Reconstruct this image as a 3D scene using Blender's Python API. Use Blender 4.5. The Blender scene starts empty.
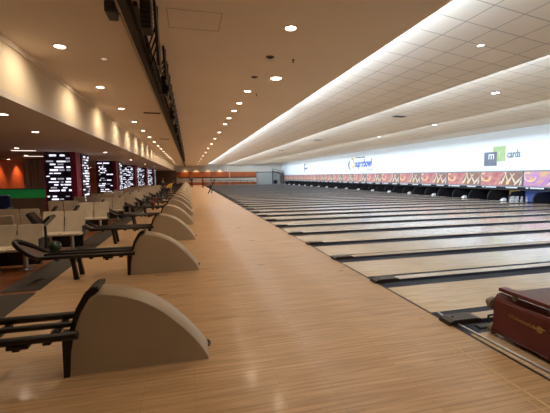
import bpy, bmesh, math, random
from mathutils import Vector, Matrix
random.seed(7)
PI = math.pi
scn = bpy.context.scene
COL = scn.collection

# ------------------------------------------------------------------ materials
def newmat(name):
    m = bpy.data.materials.new(name); m.use_nodes = True
    nt = m.node_tree; b = nt.nodes['Principled BSDF']
    return m, nt, b

def noise_mat(name, c1, c2, rough=.5, scale=8, metal=0, stretch=(1, 1, 1), coat=0, bump=0, spec=.5, detail=4):
    m, nt, b = newmat(name)
    tc = nt.nodes.new('ShaderNodeTexCoord'); mp = nt.nodes.new('ShaderNodeMapping')
    mp.inputs['Scale'].default_value = stretch
    nz = nt.nodes.new('ShaderNodeTexNoise'); nz.inputs['Scale'].default_value = scale; nz.inputs['Detail'].default_value = detail
    cr = nt.nodes.new('ShaderNodeValToRGB')
    cr.color_ramp.elements[0].position = .3; cr.color_ramp.elements[1].position = .7
    cr.color_ramp.elements[0].color = (*c1, 1); cr.color_ramp.elements[1].color = (*c2, 1)
    nt.links.new(tc.outputs['Object'], mp.inputs['Vector']); nt.links.new(mp.outputs[0], nz.inputs['Vector'])
    nt.links.new(nz.outputs['Fac'], cr.inputs['Fac']); nt.links.new(cr.outputs['Color'], b.inputs['Base Color'])
    b.inputs['Roughness'].default_value = rough; b.inputs['Metallic'].default_value = metal
    b.inputs['Coat Weight'].default_value = coat; b.inputs['Coat Roughness'].default_value = .08
    b.inputs['Specular IOR Level'].default_value = spec
    if bump:
        bp = nt.nodes.new('ShaderNodeBump'); bp.inputs['Strength'].default_value = bump
        nt.links.new(nz.outputs['Fac'], bp.inputs['Height']); nt.links.new(bp.outputs[0], b.inputs['Normal'])
    return m

def emit_mat(name, c, s, base=(.8, .8, .8)):
    m, nt, b = newmat(name)
    b.inputs['Base Color'].default_value = (*base, 1)
    b.inputs['Emission Color'].default_value = (*c, 1); b.inputs['Emission Strength'].default_value = s
    return m

def wood_mat(name, ca, cb, groove, rough, board, length, coat=.0, stains=.25, stain_col=(.22, .1, .04), gw=.0012, spec=.5):
    """boards running along x"""
    m, nt, b = newmat(name); N = nt.nodes.new; Lk = nt.links.new
    tc = N('ShaderNodeTexCoord')
    br = N('ShaderNodeTexBrick'); br.offset = .37; br.offset_frequency = 2
    br.inputs['Scale'].default_value = 1; br.inputs['Brick Width'].default_value = length
    br.inputs['Row Height'].default_value = board; br.inputs['Mortar Size'].default_value = gw
    br.inputs['Mortar Smooth'].default_value = .3
    br.inputs['Color1'].default_value = (*ca, 1); br.inputs['Color2'].default_value = (*cb, 1); br.inputs['Mortar'].default_value = (*groove, 1)
    Lk(tc.outputs['Object'], br.inputs['Vector'])
    mp = N('ShaderNodeMapping'); mp.inputs['Scale'].default_value = (1.2, 22, 1)
    nz = N('ShaderNodeTexNoise'); nz.inputs['Scale'].default_value = 1.4; nz.inputs['Detail'].default_value = 6
    Lk(tc.outputs['Object'], mp.inputs['Vector']); Lk(mp.outputs[0], nz.inputs['Vector'])
    r1 = N('ShaderNodeMapRange'); r1.inputs[1].default_value = .3; r1.inputs[2].default_value = .7; r1.inputs[3].default_value = .76; r1.inputs[4].default_value = 1.12
    Lk(nz.outputs['Fac'], r1.inputs[0])
    mx = N('ShaderNodeVectorMath'); mx.operation = 'SCALE'
    Lk(br.outputs['Color'], mx.inputs[0]); Lk(r1.outputs[0], mx.inputs['Scale'])
    mp2 = N('ShaderNodeMapping'); mp2.inputs['Scale'].default_value = (.9, 3.2, 1)
    n2 = N('ShaderNodeTexNoise'); n2.inputs['Scale'].default_value = 1.1; n2.inputs['Detail'].default_value = 3
    Lk(tc.outputs['Object'], mp2.inputs['Vector']); Lk(mp2.outputs[0], n2.inputs['Vector'])
    r2 = N('ShaderNodeMapRange'); r2.inputs[1].default_value = .58; r2.inputs[2].default_value = .8; r2.inputs[3].default_value = 0; r2.inputs[4].default_value = stains
    Lk(n2.outputs['Fac'], r2.inputs[0])
    m2 = N('ShaderNodeMix'); m2.data_type = 'RGBA'
    Lk(r2.outputs[0], m2.inputs[0]); Lk(mx.outputs[0], m2.inputs[6]); m2.inputs[7].default_value = (*stain_col, 1)
    Lk(m2.outputs[2], b.inputs['Base Color'])
    r3 = N('ShaderNodeMapRange'); r3.inputs[3].default_value = rough * .75; r3.inputs[4].default_value = rough * 1.3
    Lk(n2.outputs['Fac'], r3.inputs[0]); Lk(r3.outputs[0], b.inputs['Roughness'])
    b.inputs['Specular IOR Level'].default_value = spec
    b.inputs['Coat Weight'].default_value = coat; b.inputs['Coat Roughness'].default_value = .12
    return m

def tile_mat(name, ca, cb, groove, size=.6, gw=.012):
    m, nt, b = newmat(name); N = nt.nodes.new; Lk = nt.links.new
    tc = N('ShaderNodeTexCoord'); br = N('ShaderNodeTexBrick'); br.offset = 0
    br.inputs['Scale'].default_value = 1; br.inputs['Brick Width'].default_value = size; br.inputs['Row Height'].default_value = size
    br.inputs['Mortar Size'].default_value = gw; br.inputs['Mortar Smooth'].default_value = .1
    br.inputs['Color1'].default_value = (*ca, 1); br.inputs['Color2'].default_value = (*cb, 1); br.inputs['Mortar'].default_value = (*groove, 1)
    Lk(tc.outputs['Object'], br.inputs['Vector']); Lk(br.outputs['Color'], b.inputs['Base Color'])
    b.inputs['Roughness'].default_value = .85
    return m

M = {}
M['approach'] = wood_mat('approach_maple', (.62, .405, .215), (.55, .345, .175), (.34, .2, .1), .3, .057, 1.15, coat=.10, stains=.5, stain_col=(.3, .15, .07), gw=.002)
M['lane'] = wood_mat('lane_maple', (.78, .61, .41), (.72, .55, .35), (.5, .38, .26), .2, .027, 2.4, coat=.8, stains=.06)
M['concourse'] = wood_mat('concourse_wood', (.28, .1, .036), (.2, .07, .026), (.08, .03, .015), .3, .12, 1.4, coat=.15, stains=.2, stain_col=(.1, .035, .015))
M['mat'] = noise_mat('dark_floor_mat', (.028, .02, .016), (.05, .036, .028), .7, 60)
M['ceil'] = noise_mat('ceiling_paint', (.76, .65, .55), (.80, .69, .59), .8, .5)
M['lowceil'] = noise_mat('low_ceiling_paint', (.62, .55, .49), (.66, .59, .53), .8, .5)
M['soffit'] = noise_mat('soffit_paint', (.70, .59, .44), (.74, .62, .46), .7, 1.5)
M['lip'] = noise_mat('cove_lip_paint', (.74, .68, .60), (.8, .73, .64), .7, 1.5)
M['tile'] = tile_mat('acoustic_tile', (.76, .66, .56), (.73, .63, .52), (.44, .36, .30))
M['wallwhite'] = noise_mat('white_wall_paint', (.80, .84, .86), (.84, .87, .89), .6, .8)
M['endwall'] = noise_mat('cream_wall_paint', (.66, .6, .52), (.7, .64, .55), .7, .8)
M['orange'] = noise_mat('orange_wall_paint', (.62, .10, .02), (.7, .14, .03), .6, .7)
M['orangeband'] = noise_mat('orange_panel', (.42, .085, .02), (.55, .15, .04), .4, .4)
M['brownwall'] = noise_mat('brown_wall_paint', (.2, .12, .08), (.23, .14, .09), .7, .8)
M['black'] = noise_mat('black_line', (.012, .01, .01), (.02, .018, .018), .5, 9)
M['gutter'] = noise_mat('grey_gutter_plastic', (.04, .048, .075), (.055, .064, .095), .36, 4, stretch=(.3, 3, 1))
M['capdark'] = noise_mat('dark_divider_cap', (.04, .045, .06), (.06, .065, .08), .45, 5, stretch=(.3, 4, 1))
M['caplight'] = noise_mat('pale_divider_cap', (.68, .64, .58), (.76, .72, .66), .3, 5, stretch=(.3, 4, 1))
M['capwood'] = noise_mat('wood_toned_divider_cap', (.5, .4, .29), (.58, .47, .34), .3, 5, stretch=(.3, 4, 1))
M['footbox'] = noise_mat('brown_black_plastic', (.03, .02, .016), (.05, .033, .025), .4, 20)
M['hood'] = noise_mat('beige_moulded_shell', (.43, .35, .245), (.47, .38, .265), .38, 3, coat=.12)
M['rail'] = noise_mat('dark_brown_metal', (.014, .009, .008), (.024, .016, .012), .34, 20, coat=0, spec=.35)
M['railpad'] = noise_mat('brown_tray_lining', (.08, .045, .03), (.12, .07, .045), .6, 40)
M['seat'] = noise_mat('ivory_seat_plastic', (.56, .48, .37), (.62, .53, .41), .4, 6, coat=.1)
M['steel'] = noise_mat('brushed_steel', (.45, .44, .43), (.6, .58, .56), .3, 30, metal=.9)
M['darkplastic'] = noise_mat('dark_plastic', (.015, .015, .018), (.03, .028, .03), .35, 15)
M['screen'] = noise_mat('black_screen', (.008, .008, .012), (.014, .013, .02), .12, 3)
M['truss'] = noise_mat('black_truss_metal', (.009, .007, .006), (.018, .013, .011), .5, 12, spec=.3)
M['palestrip'] = noise_mat('pale_strip_metal', (.5, .42, .34), (.56, .47, .38), .4, 8)
M['burg'] = noise_mat('burgundy_panel', (.26, .018, .06), (.34, .026, .075), .4, 4)
M['machine'] = noise_mat('burgundy_machine_paint', (.105, .012, .018), (.14, .018, .026), .34, 4, coat=.15)
M['machdark'] = noise_mat('dark_burgundy_trim', (.07, .012, .014), (.1, .016, .018), .3, 8, coat=.2)
M['mech'] = noise_mat('grimy_grey_metal', (.2, .17, .13), (.36, .31, .24), .5, 26, metal=.4)
M['gold'] = noise_mat('gold_lettering', (.34, .2, .05), (.42, .26, .07), .4, 20)
M['streak'] = noise_mat('tan_streak', (.6, .42, .2), (.66, .47, .24), .5, 14)
M['columnface'] = noise_mat('column_dark_face', (.015, .01, .03), (.03, .016, .045), .3, 4)
M['dash'] = emit_mat('lit_dash', (.84, .86, 1), 1.5)
M['dashdim'] = emit_mat('lit_dash_dim', (.6, .64, .82), .4)
M['lens'] = emit_mat('downlight_lens', (1, .86, .66), 9)
M['trim'] = noise_mat('downlight_trim', (.7, .6, .5), (.75, .65, .54), .5, 10)
M['fluoro'] = emit_mat('fluorescent_tube', (.86, .94, 1), 3)
M['lenscool'] = emit_mat('cool_lamp_lens', (1, .98, .94), 9)
M['vent'] = noise_mat('vent_metal', (.06, .045, .035), (.1, .075, .055), .6, 20)
M['green'] = emit_mat('green_lit_panel', (.02, .5, .1), .09, (.03, .35, .08))
M['greenball'] = noise_mat('dark_green_ball', (.008, .035, .016), (.015, .055, .024), .2, 6, coat=.6)
M['blue'] = noise_mat('blue_fabric', (.015, .03, .14), (.02, .045, .2), .6, 3)
M['navy'] = noise_mat('navy_fabric', (.02, .025, .06), (.03, .035, .09), .6, 3)
M['curtain'] = noise_mat('grey_curtain', (.5, .4, .36), (.7, .6, .54), .8, 3, stretch=(1, 8, .05))
M['frame'] = noise_mat('grey_board_frame', (.2, .19, .22), (.27, .26, .29), .4, 5)
M['boardred'] = None
M['cream'] = noise_mat('cream_print', (.74, .60, .46), (.84, .73, .58), .5, 3)
M['goldprint'] = noise_mat('gold_print', (.8, .55, .2), (.86, .65, .3), .5, 5)
M['darkprint'] = noise_mat('dark_print', (.22, .10, .08), (.36, .19, .13), .5, 6)
M['pit'] = noise_mat('pit_black', (.012, .01, .012), (.02, .016, .02), .7, 5)
M['pin'] = noise_mat('white_pin_coating', (.5, .52, .56), (.56, .58, .6), .3, 5)
M['pinred'] = noise_mat('pin_red_stripe', (.6, .02, .02), (.65, .03, .03), .3, 5)
M['plate'] = noise_mat('white_plate', (.75, .78, .8), (.82, .84, .86), .5, 5)
M['whitecap'] = noise_mat('white_cap_plastic', (.72, .72, .72), (.8, .8, .8), .4, 5)
M['logogrey'] = noise_mat('logo_grey', (.13, .14, .19), (.16, .17, .22), .5, 3)
M['logogreen'] = noise_mat('logo_green', (.36, .47, .2), (.4, .52, .24), .5, 3)
M['logopale'] = noise_mat('logo_pale', (.52, .62, .36), (.56, .66, .4), .5, 3)
M['logowhite'] = noise_mat('logo_white', (.85, .86, .88), (.9, .9, .92), .5, 3)
M['logotext'] = noise_mat('logo_text_grey', (.16, .18, .24), (.2, .22, .28), .5, 3)
M['logoblue'] = noise_mat('logo_blue', (.03, .09, .5), (.045, .12, .58), .5, 3)
M['logoyellow'] = noise_mat('logo_yellow', (.85, .6, .06), (.9, .68, .1), .5, 3)
M['skin'] = noise_mat('skin', (.45, .25, .16), (.5, .28, .18), .5, 6)
M['hair'] = noise_mat('dark_hair', (.012, .008, .006), (.02, .014, .01), .5, 30)
M['clothdark'] = noise_mat('dark_clothes', (.018, .018, .03), (.03, .03, .05), .8, 10)
M['clothyellow'] = noise_mat('yellow_clothes', (.75, .48, .04), (.85, .58, .07), .8, 10)
M['clothred'] = noise_mat('red_clothes', (.25, .025, .015), (.32, .035, .02), .8, 10)
M['greystruct'] = noise_mat('pale_grey_cladding', (.34, .35, .34), (.4, .41, .4), .6, 1)
M['yellowpole'] = noise_mat('yellow_paint', (.5, .38, .15), (.6, .45, .2), .5, 4)
M['stair'] = noise_mat('dark_stair_metal', (.05, .045, .05), (.08, .07, .08), .5, 4)

def board_mat(name, c0, c1, c2):
    """printed lane mask: soft flames of colour running across the board"""
    m, nt, b = newmat(name); N = nt.nodes.new; Lk = nt.links.new
    tc = N('ShaderNodeTexCoord'); mp = N('ShaderNodeMapping'); mp.inputs['Scale'].default_value = (1, .9, 1.6)
    nz = N('ShaderNodeTexNoise'); nz.inputs['Scale'].default_value = 1.3; nz.inputs['Detail'].default_value = 2; nz.inputs['Distortion'].default_value = 1.2
    cr = N('ShaderNodeValToRGB'); e = cr.color_ramp.elements
    e[0].position = .32; e[0].color = (*c0, 1); e[1].position = .66; e[1].color = (*c2, 1)
    k = e.new(.5); k.color = (*c1, 1)
    Lk(tc.outputs['Object'], mp.inputs['Vector']); Lk(mp.outputs[0], nz.inputs['Vector']); Lk(nz.outputs['Fac'], cr.inputs['Fac'])
    Lk(cr.outputs['Color'], b.inputs['Base Color']); b.inputs['Roughness'].default_value = .4
    return m
M['boardred'] = board_mat('mask_print_red', (.46, .12, .12), (.58, .22, .20), (.66, .38, .30))
M['boardpurple'] = board_mat('mask_print_purple', (.75, .42, .2), (.55, .25, .5), (.42, .2, .62))

# ------------------------------------------------------------------ mesh helpers
def new(): return bmesh.new()
def box(bm, x0, x1, y0, y1, z0, z1, bevel=0, seg=2):
    r = bmesh.ops.create_cube(bm, size=1)
    bmesh.ops.scale(bm, vec=(x1 - x0, y1 - y0, z1 - z0), verts=r['verts'])
    bmesh.ops.translate(bm, vec=((x0 + x1) / 2, (y0 + y1) / 2, (z0 + z1) / 2), verts=r['verts'])
    if bevel:
        es = list({e for v in r['verts'] for e in v.link_edges})
        bmesh.ops.bevel(bm, geom=es, offset=bevel, segments=seg, affect='EDGES', profile=.5)
    return bm
def tube(bm, pts, r, n=10, cap=True, closed=False):
    pts = [Vector(p) for p in pts]; k = len(pts); rings = []
    for i, p in enumerate(pts):
        if closed: d = pts[(i + 1) % k] - pts[i - 1]
        else: d = pts[min(i + 1, k - 1)] - pts[max(i - 1, 0)]
        d.normalize()
        a = Vector((0, 0, 1)) if abs(d.z) < .9 else Vector((0, 1, 0))
        s = d.cross(a).normalized(); t = s.cross(d).normalized()
        rr = r[i] if isinstance(r, (list, tuple)) else r
        rings.append([bm.verts.new(p + (s * math.cos(2 * PI * j / n) + t * math.sin(2 * PI * j / n)) * rr) for j in range(n)])
    m = k if closed else k - 1
    for i in range(m):
        A, B = rings[i], rings[(i + 1) % k]
        for j in range(n): bm.faces.new((A[j], A[(j + 1) % n], B[(j + 1) % n], B[j]))
    if cap and not closed:
        bm.faces.new(rings[0][::-1]); bm.faces.new(rings[-1])
    return bm
def lathe(bm, prof, c, n=20, axis='Z'):
    rings = []
    for r, h in prof:
        ring = []
        for j in range(n):
            a = 2 * PI * j / n
            if axis == 'Z': v = (c[0] + r * math.cos(a), c[1] + r * math.sin(a), c[2] + h)
            elif axis == 'Y': v = (c[0] + r * math.cos(a), c[1] + h, c[2] + r * math.sin(a))
            else: v = (c[0] + h, c[1] + r * math.cos(a), c[2] + r * math.sin(a))
            ring.append(bm.verts.new(v))
        rings.append(ring)
    for A, B in zip(rings, rings[1:]):
        for j in range(n): bm.faces.new((A[j], A[(j + 1) % n], B[(j + 1) % n], B[j]))
    bm.faces.new(rings[0][::-1]); bm.faces.new(rings[-1])
    return bm
def prism(bm, poly, y0, y1):
    """poly of (x,z) swept along y"""
    A = [bm.verts.new((x, y0, z)) for x, z in poly]; B = [bm.verts.new((x, y1, z)) for x, z in poly]
    n = len(poly)
    for i in range(n): bm.faces.new((A[i], A[(i + 1) % n], B[(i + 1) % n], B[i]))
    bm.faces.new(A[::-1]); bm.faces.new(B)
    return bm
def prism_x(bm, poly, x0, x1):
    """poly of (y,z) swept along x"""
    A = [bm.verts.new((x0, y, z)) for y, z in poly]; B = [bm.verts.new((x1, y, z)) for y, z in poly]
    n = len(poly)
    for i in range(n): bm.faces.new((A[i], A[(i + 1) % n], B[(i + 1) % n], B[i]))
    bm.faces.new(A[::-1]); bm.faces.new(B)
    return bm
def obj(name, bm, mat, parent=None, smooth=False, loc=None):
    bmesh.ops.recalc_face_normals(bm, faces=bm.faces[:])
    me = bpy.data.meshes.new(name); bm.to_mesh(me); bm.free()
    if smooth:
        for p in me.polygons: p.use_smooth = True
        try: me.set_sharp_from_angle(angle=math.radians(40))
        except Exception: pass
    me.materials.append(M[mat] if isinstance(mat, str) else mat)
    o = bpy.data.objects.new(name, me); COL.objects.link(o)
    if parent: o.parent = parent
    if loc: o.location = loc
    return o
def thing(name, label, cat, loc=(0, 0, 0), rz=0, group=None):
    o = bpy.data.objects.new(name, None); o.empty_display_size = .2; COL.objects.link(o)
    o.location = loc; o.rotation_euler = (0, 0, rz); o['label'] = label; o['category'] = cat
    if group: o['group'] = group
    return o
def tag(o, label, cat, group=None, kind=None):
    o['label'] = label; o['category'] = cat
    if group: o['group'] = group
    if kind: o['kind'] = kind
    return o
def struct(name, bm, mat, label=None):
    o = obj(name, bm, mat); o['kind'] = 'structure'
    o['label'] = label or name.replace('_', ' ') + ' of the bowling hall'; o['category'] = name.split('_')[0]
    return o
def dup(o, loc=None, label=None, group=None, parent=None):
    c = o.copy(); COL.objects.link(c)
    if parent: c.parent = parent
    if loc is not None: c.location = loc
    if label: c['label'] = label
    if group: c['group'] = group
    for ch in list(o.children): dup(ch, parent=c)
    return c
WORDS = ['', 'first', 'second', 'third', 'fourth', 'fifth', 'sixth', 'seventh', 'eighth', 'ninth', 'tenth', 'eleventh', 'twelfth',
         'thirteenth', 'fourteenth', 'fifteenth', 'sixteenth', 'seventeenth', 'eighteenth', 'nineteenth']
TENS = {20: ('twentieth', 'twenty'), 30: ('thirtieth', 'thirty'), 40: ('fortieth', 'forty'), 50: ('fiftieth', 'fifty')}
def nth(n):
    if n < 20: return WORDS[n]
    t = n // 10 * 10
    return TENS[t][0] if n == t else TENS[t][1] + '-' + WORDS[n - t]

H = 1.825
YEND = 80.0; YNEAR = -3.0
XW = 21.37
P = 1.73; Y0 = 3.556
ZC = 4.2; ZL = 3.18; XS = -2.95

# ------------------------------------------------------------------ shell
struct('floor', box(new(), -2.45, 3.04, YNEAR, YEND, -.12, 0), 'approach', 'orange maple boards of the bowling approach')
struct('floor_concourse', box(new(), -13, -2.45, YNEAR, YEND, -.12, 0), 'concourse', 'dark reddish wood floor behind the seats')
struct('floor_underlay', box(new(), 3.04, XW + 2.2, YNEAR, YEND, -.3, -.16), 'pit', 'dark base below the lanes')
struct('trim_foul_line', box(new(), 3.04, 3.075, YNEAR, YEND, -.12, .002), 'black', 'thin black foul line between approach and lanes')
bm = new(); box(bm, -3.0, -2.42, 6.35, 60, 0, .006); box(bm, -3.55, -2.42, -2, 6.2, 0, .006)
struct('trim_floor_mat', bm, 'mat', 'dark matting strip along the edge of the approach')
# ceilings
struct('ceiling', box(new(), XS, 3.58, YNEAR, YEND, ZC, ZC + .12), 'ceil', 'flat brown ceiling above the approach')
struct('ceiling_low', box(new(), -13, XS, YNEAR, YEND, ZL, ZL + .12), 'lowceil', 'low ceiling above the lounge')
struct('wall_soffit', box(new(), XS - .12, XS, YNEAR, YEND, ZL + .12, ZC), 'soffit', 'cream downstand wall between the two ceiling heights')
struct('trim_soffit_edge', box(new(), XS, XS + .04, YNEAR, YEND, ZC - .1, ZC), 'ceil', 'slim moulding along the top of the downstand')
lips = [(3.58, 4.2), (7.1, 4.2), (11.6, 4.25), (16.0, 4.35)]
tops = [4.66, 4.66, 4.75, 4.85]
def bay_z(i, x):
    lx = lips[i][0]; nx, nz = lips[i + 1]
    return tops[i] - (tops[i] - nz) * (x - lx) / (nx - .06 - lx) - .004
for i, (lx, lz) in enumerate(lips):
    nx = lips[i + 1][0] if i < 3 else XW
    nz = lips[i + 1][1] if i < 3 else None
    zt = tops[i]
    if nz:
        poly = [(lx, zt), (nx - .06, nz), (nx - .06, nz + .1), (lx, zt + .12)]
        struct('ceiling_bay.%03d' % i, prism(new(), poly, YNEAR, YEND), 'tile', 'tiled sloping ceiling bay above the lanes')
        poly = [(nx - .06, nz), (nx, nz), (nx, zt + .5), (nx - .06, zt + .5)]
        struct('ceiling_lip.%03d' % i, prism(new(), poly, YNEAR, YEND), 'lip', 'thin lip that hides the cove tubes')
    else:
        struct('ceiling_bay.%03d' % i, prism(new(), [(lx, zt), (XW, zt), (XW, zt + .1), (lx, zt + .1)], YNEAR, YEND), 'tile', 'tiled ceiling bay next to the white wall')
struct('ceiling_edge', box(new(), 3.52, 3.58, YNEAR, YEND, ZC + .12, 4.7), 'lip', 'upstand at the edge of the brown ceiling')
# walls
struct('wall_right', box(new(), XW, XW + .15, YNEAR, YEND, 2.05, 5.1), 'wallwhite', 'bright white wall above the masking boards')
struct('wall_pit', box(new(), XW + 2.0, XW + 2.2, YNEAR, YEND, -.16, 2.2), 'pit', 'black back of the pin pits')
struct('wall_far', box(new(), -13, XW + 2.2, YEND, YEND + .2, -.2, 5.2), 'endwall', 'cream wall at the far end of the hall')
struct('wall_near', box(new(), -13, XW + 2.2, YNEAR - .2, YNEAR, -.2, 5.2), 'brownwall', 'brown wall at the near end')
struct('wall_left', box(new(), -13.2, -13, YNEAR, YEND, 0, 3.3), 'orange', 'orange wall at the back of the lounge')
bm = new(); box(bm, -3, 15.2, YEND - .06, YEND, 1.75, 2.9)
struct('trim_1', bm, 'orangeband', 'long glowing orange band across the far wall')
struct('trim_2', box(new(), -2.2, 15.2, YEND - .1, YEND, 1.55, 1.75), 'black', 'dark rail under the orange band')
struct('trim_3', box(new(), -2.2, 15.2, YEND - .05, YEND, 0, .62), 'orangeband', 'orange skirting on the far wall')
struct('trim_4', box(new(), -13, -2.6, YEND - .3, YEND, 0, 3.18), 'brownwall', 'dark panelling beyond the lounge')

# ------------------------------------------------------------------ lanes
NL0, NL1 = -3, 42
X1 = 21.0
def gutter_bm(yc):
    bm = new(); n = 8; r = .1175; d = .075
    pts = [(yc - r + 2 * r * i / n, -d * math.sin(PI * i / n) ** .8 if 0 < i < n else 0) for i in range(n + 1)]
    poly = pts + [(yc + r, -.14), (yc - r, -.14)]
    return prism_x(bm, poly, 3.08, X1)
lane_w = 1.067
lane0 = thing('bowling_lane', 'x', 'bowling lane', (0, 0, 0), 0, 'bowling lanes')
bm = new(); box(bm, 3.08, X1, -lane_w / 2, lane_w / 2, -.14, 0)
obj('lane_bed', bm, 'lane', lane0)
bm = new()
for k in range(7):                                      # arrows inlaid in the lane
    yy = (k - 3) * .1525; xx = 3.1 + 4.75 - abs(k - 3) * .16 - .3
    v = [bm.verts.new((xx, yy - .018, .0012)), bm.verts.new((xx + .15, yy, .0012)), bm.verts.new((xx, yy + .018, .0012))]
    bm.faces.new(v)
    w = [bm.verts.new((p.co.x, p.co.y, .0002)) for p in v]; bm.faces.new(w[::-1])
    for a in range(3): bm.faces.new((v[a], v[(a + 1) % 3], w[(a + 1) % 3], w[a]))
obj('lane_arrows', bm, 'footbox', lane0)
for s in (-1, 1):
    obj('gutter', gutter_bm(s * (lane_w / 2 + .1175)), 'gutter', lane0, smooth=True)
first = True
for n in range(NL0, NL1):
    yc = Y0 + P * (n + .5)
    if yc > YEND - 1 or yc < YNEAR + .9: continue
    k = n + 1                                             # n = -1: the lane of the machine
    if n == -1: lab = 'maple lane with the burgundy lane machine standing on it'
    elif n < -1: lab = 'maple lane nearer than the burgundy machine, ' + nth(-n - 1) + ' on that side'
    else: lab = '%s glossy maple lane beyond the burgundy machine, counting away from the camera' % nth(k)
    o = lane0 if first else dup(lane0)
    first = False
    o.location = (0, yc, 0); o['label'] = lab
# dividers
def make_divider(light):
    t = thing('lane_divider', 'x', 'lane divider', (0, 0, 0), 0, 'dividers between the lanes')
    w = P / 2 - lane_w / 2 - .235
    bm = new(); box(bm, 3.08 + .385, 20.25, -w, w, -.14, .044)
    cb = obj('divider_body', bm, 'gutter', t)
    bm = new(); box(bm, 3.08 + .385, 20.25, -w + .01, w - .01, .044, .05); obj('divider_cap', bm, 'caplight' if light else 'capwood', cb)
    bm = new()
    poly = [(3.0, .004), (3.02, .045), (3.08, .066), (3.4, .066), (3.46, .05), (3.46, -.1), (3.085, -.1), (3.085, .004)]
    prism(bm, poly, -w + .002, w - .002)
    b = obj('foul_light_box', bm, 'footbox', t)
    bm = new(); lathe(bm, [(.018, 0), (.018, .006), (.012, .012)], (3.12, 0, .065), 12)
    obj('sensor_lens', bm, 'darkplastic', b)
    return t
dl = make_divider(True); dd = make_divider(False)
ul = ud = True
for n in range(NL0, NL1 + 1):
    y = Y0 + P * n
    if y > YEND - .5 or y < YNEAR + .6: continue
    light = (n % 4 == 1)
    if light: o = dl if ul else dup(dl); ul = False
    else: o = dd if ud else dup(dd); ud = False
    o.location = (0, y, 0)
    c = 'white topped' if light else 'wood toned'
    if n == 0: lab = 'dark divider with black foul box just beyond the burgundy machine'
    elif n < 0: lab = 'dark divider on the near side of the burgundy machine, %s one' % nth(-n)
    else: lab = '%s strip between two lanes, %s divider beyond the machine' % (c, nth(n + 1))
    o['label'] = lab
# steel edge by the machine and the thin tan streaks on the approach
bm = new(); tube(bm, [(3.14, 3.86, .012), (3.13, 3.4, .012), (3.15, 2.5, .012), (3.2, 1.7, .012)], .014, 8)
tag(obj('metal_edge_strip', bm, 'steel', smooth=True), 'thin bright metal strip on the lane in front of the burgundy machine', 'edge strip')
bm = new(); box(bm, 2.68, 2.705, .4, 3.08, 0, .002)  # narrow tan strip laid along the approach
tag(obj('streak_line', bm, 'streak'), 'pale yellow streak on the approach nearest the machine', 'floor tape', 'tape lines')
bm = new(); box(bm, 2.60, 2.612, .4, 3.08, 0, .0015)
tag(obj('streak_line', bm, 'streak'), 'thinner streak just left of the yellow streak', 'floor tape', 'tape lines')

# ------------------------------------------------------------------ burgundy lane machine
mc = thing('lane_machine', 'burgundy lane cleaning machine with gold script, standing on the nearest lane', 'lane machine', (3.3, 2.62, 0))
bm = new()
prism(bm, [(0, .05), (0, .43), (.05, .49), (1.05, .49), (1.12, .42), (1.12, .05)], -.56, .53)
bmesh.ops.bevel(bm, geom=bm.edges[:], offset=.012, segments=2, affect='EDGES')
body = obj('body', bm, 'machine', mc)
bm = new(); box(bm, -.03, .07, -.62, .44, .545, .585, .008); obj('lid', bm, 'machine', mc)
bm = new(); box(bm, .5, .62, -.6, -.1, .53, .56, .008); obj('rear_lid', bm, 'machine', mc)
for yy in (.3, -.1, -.45):
    bm = new(); box(bm, .03, .06, yy - .02, yy + .02, .47, .57); obj('lid_bracket', bm, 'mech', mc)
bm = new(); box(bm, .06, 1.04, -.5, .5, .488, .5, .004); obj('tray', bm, 'machdark', mc)
bm = new(); lathe(bm, [(.055, 0), (.075, .01), (.075, .05), (.04, .06), (.04, .1), (.02, .11)], (.04, .53, .36), 20, 'Y')
kn = obj('drive_wheel', bm, 'mech', mc, True)
bm = new(); lathe(bm, [(.045, 0), (.05, .01), (.05, .04), (.02, .05)], (.12, .53, .28), 16, 'Y'); obj('drive_wheel', bm, 'mech', mc, True)
for xx in (.05, .95):
    for yy in (.53, -.62):
        bm = new(); lathe(bm, [(.045, 0), (.062, .008), (.062, .052), (.045, .06)], (xx, yy, .062), 20, 'Y'); obj('wheel', bm, 'mech', mc, True)
bm = new(); tube(bm, [(.02, .52, .24), (.02, .6, .2), (.03, .62, .12), (.05, .6, .1)], .012); obj('hose', bm, 'darkplastic', mc, True)
bm = new(); box(bm, -.006, .0, -.56, .53, .05, .075); obj('base_trim', bm, 'machdark', mc)
# gold script (an illegible flowing signature with an emblem after it)
bm = new()
pts = []
for i in range(60):
    t_ = i / 59
    pts.append((-.004, .32 - .30 * t_, .315 - .012 * t_ + .016 * math.sin(t_ * 42) * (.6 + .4 * math.sin(t_ * 9))))
tube(bm, pts, .0045, 6)
tube(bm, [(-.004, .32, .3), (-.004, .15, .288), (-.004, .02, .295)], .003, 6)
obj('gold_script', bm, 'gold', mc)
bm = new(); lathe(bm, [(.034, 0), (.034, .004)], (-.006, -.02, .3), 18, 'X')
tube(bm, [(-.004, .04, .29), (-.004, -.08, .315)], .008, 6); obj('gold_emblem', bm, 'gold', mc)
# pad in the gutter beside it
bm = new(); box(bm, 3.28, 3.62, 3.285, 3.375, .001, .03, .008)
tag(obj('rubber_pad', bm, 'darkplastic'), 'dark grey pad lying beside the wheels of the burgundy machine', 'pad')

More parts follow.
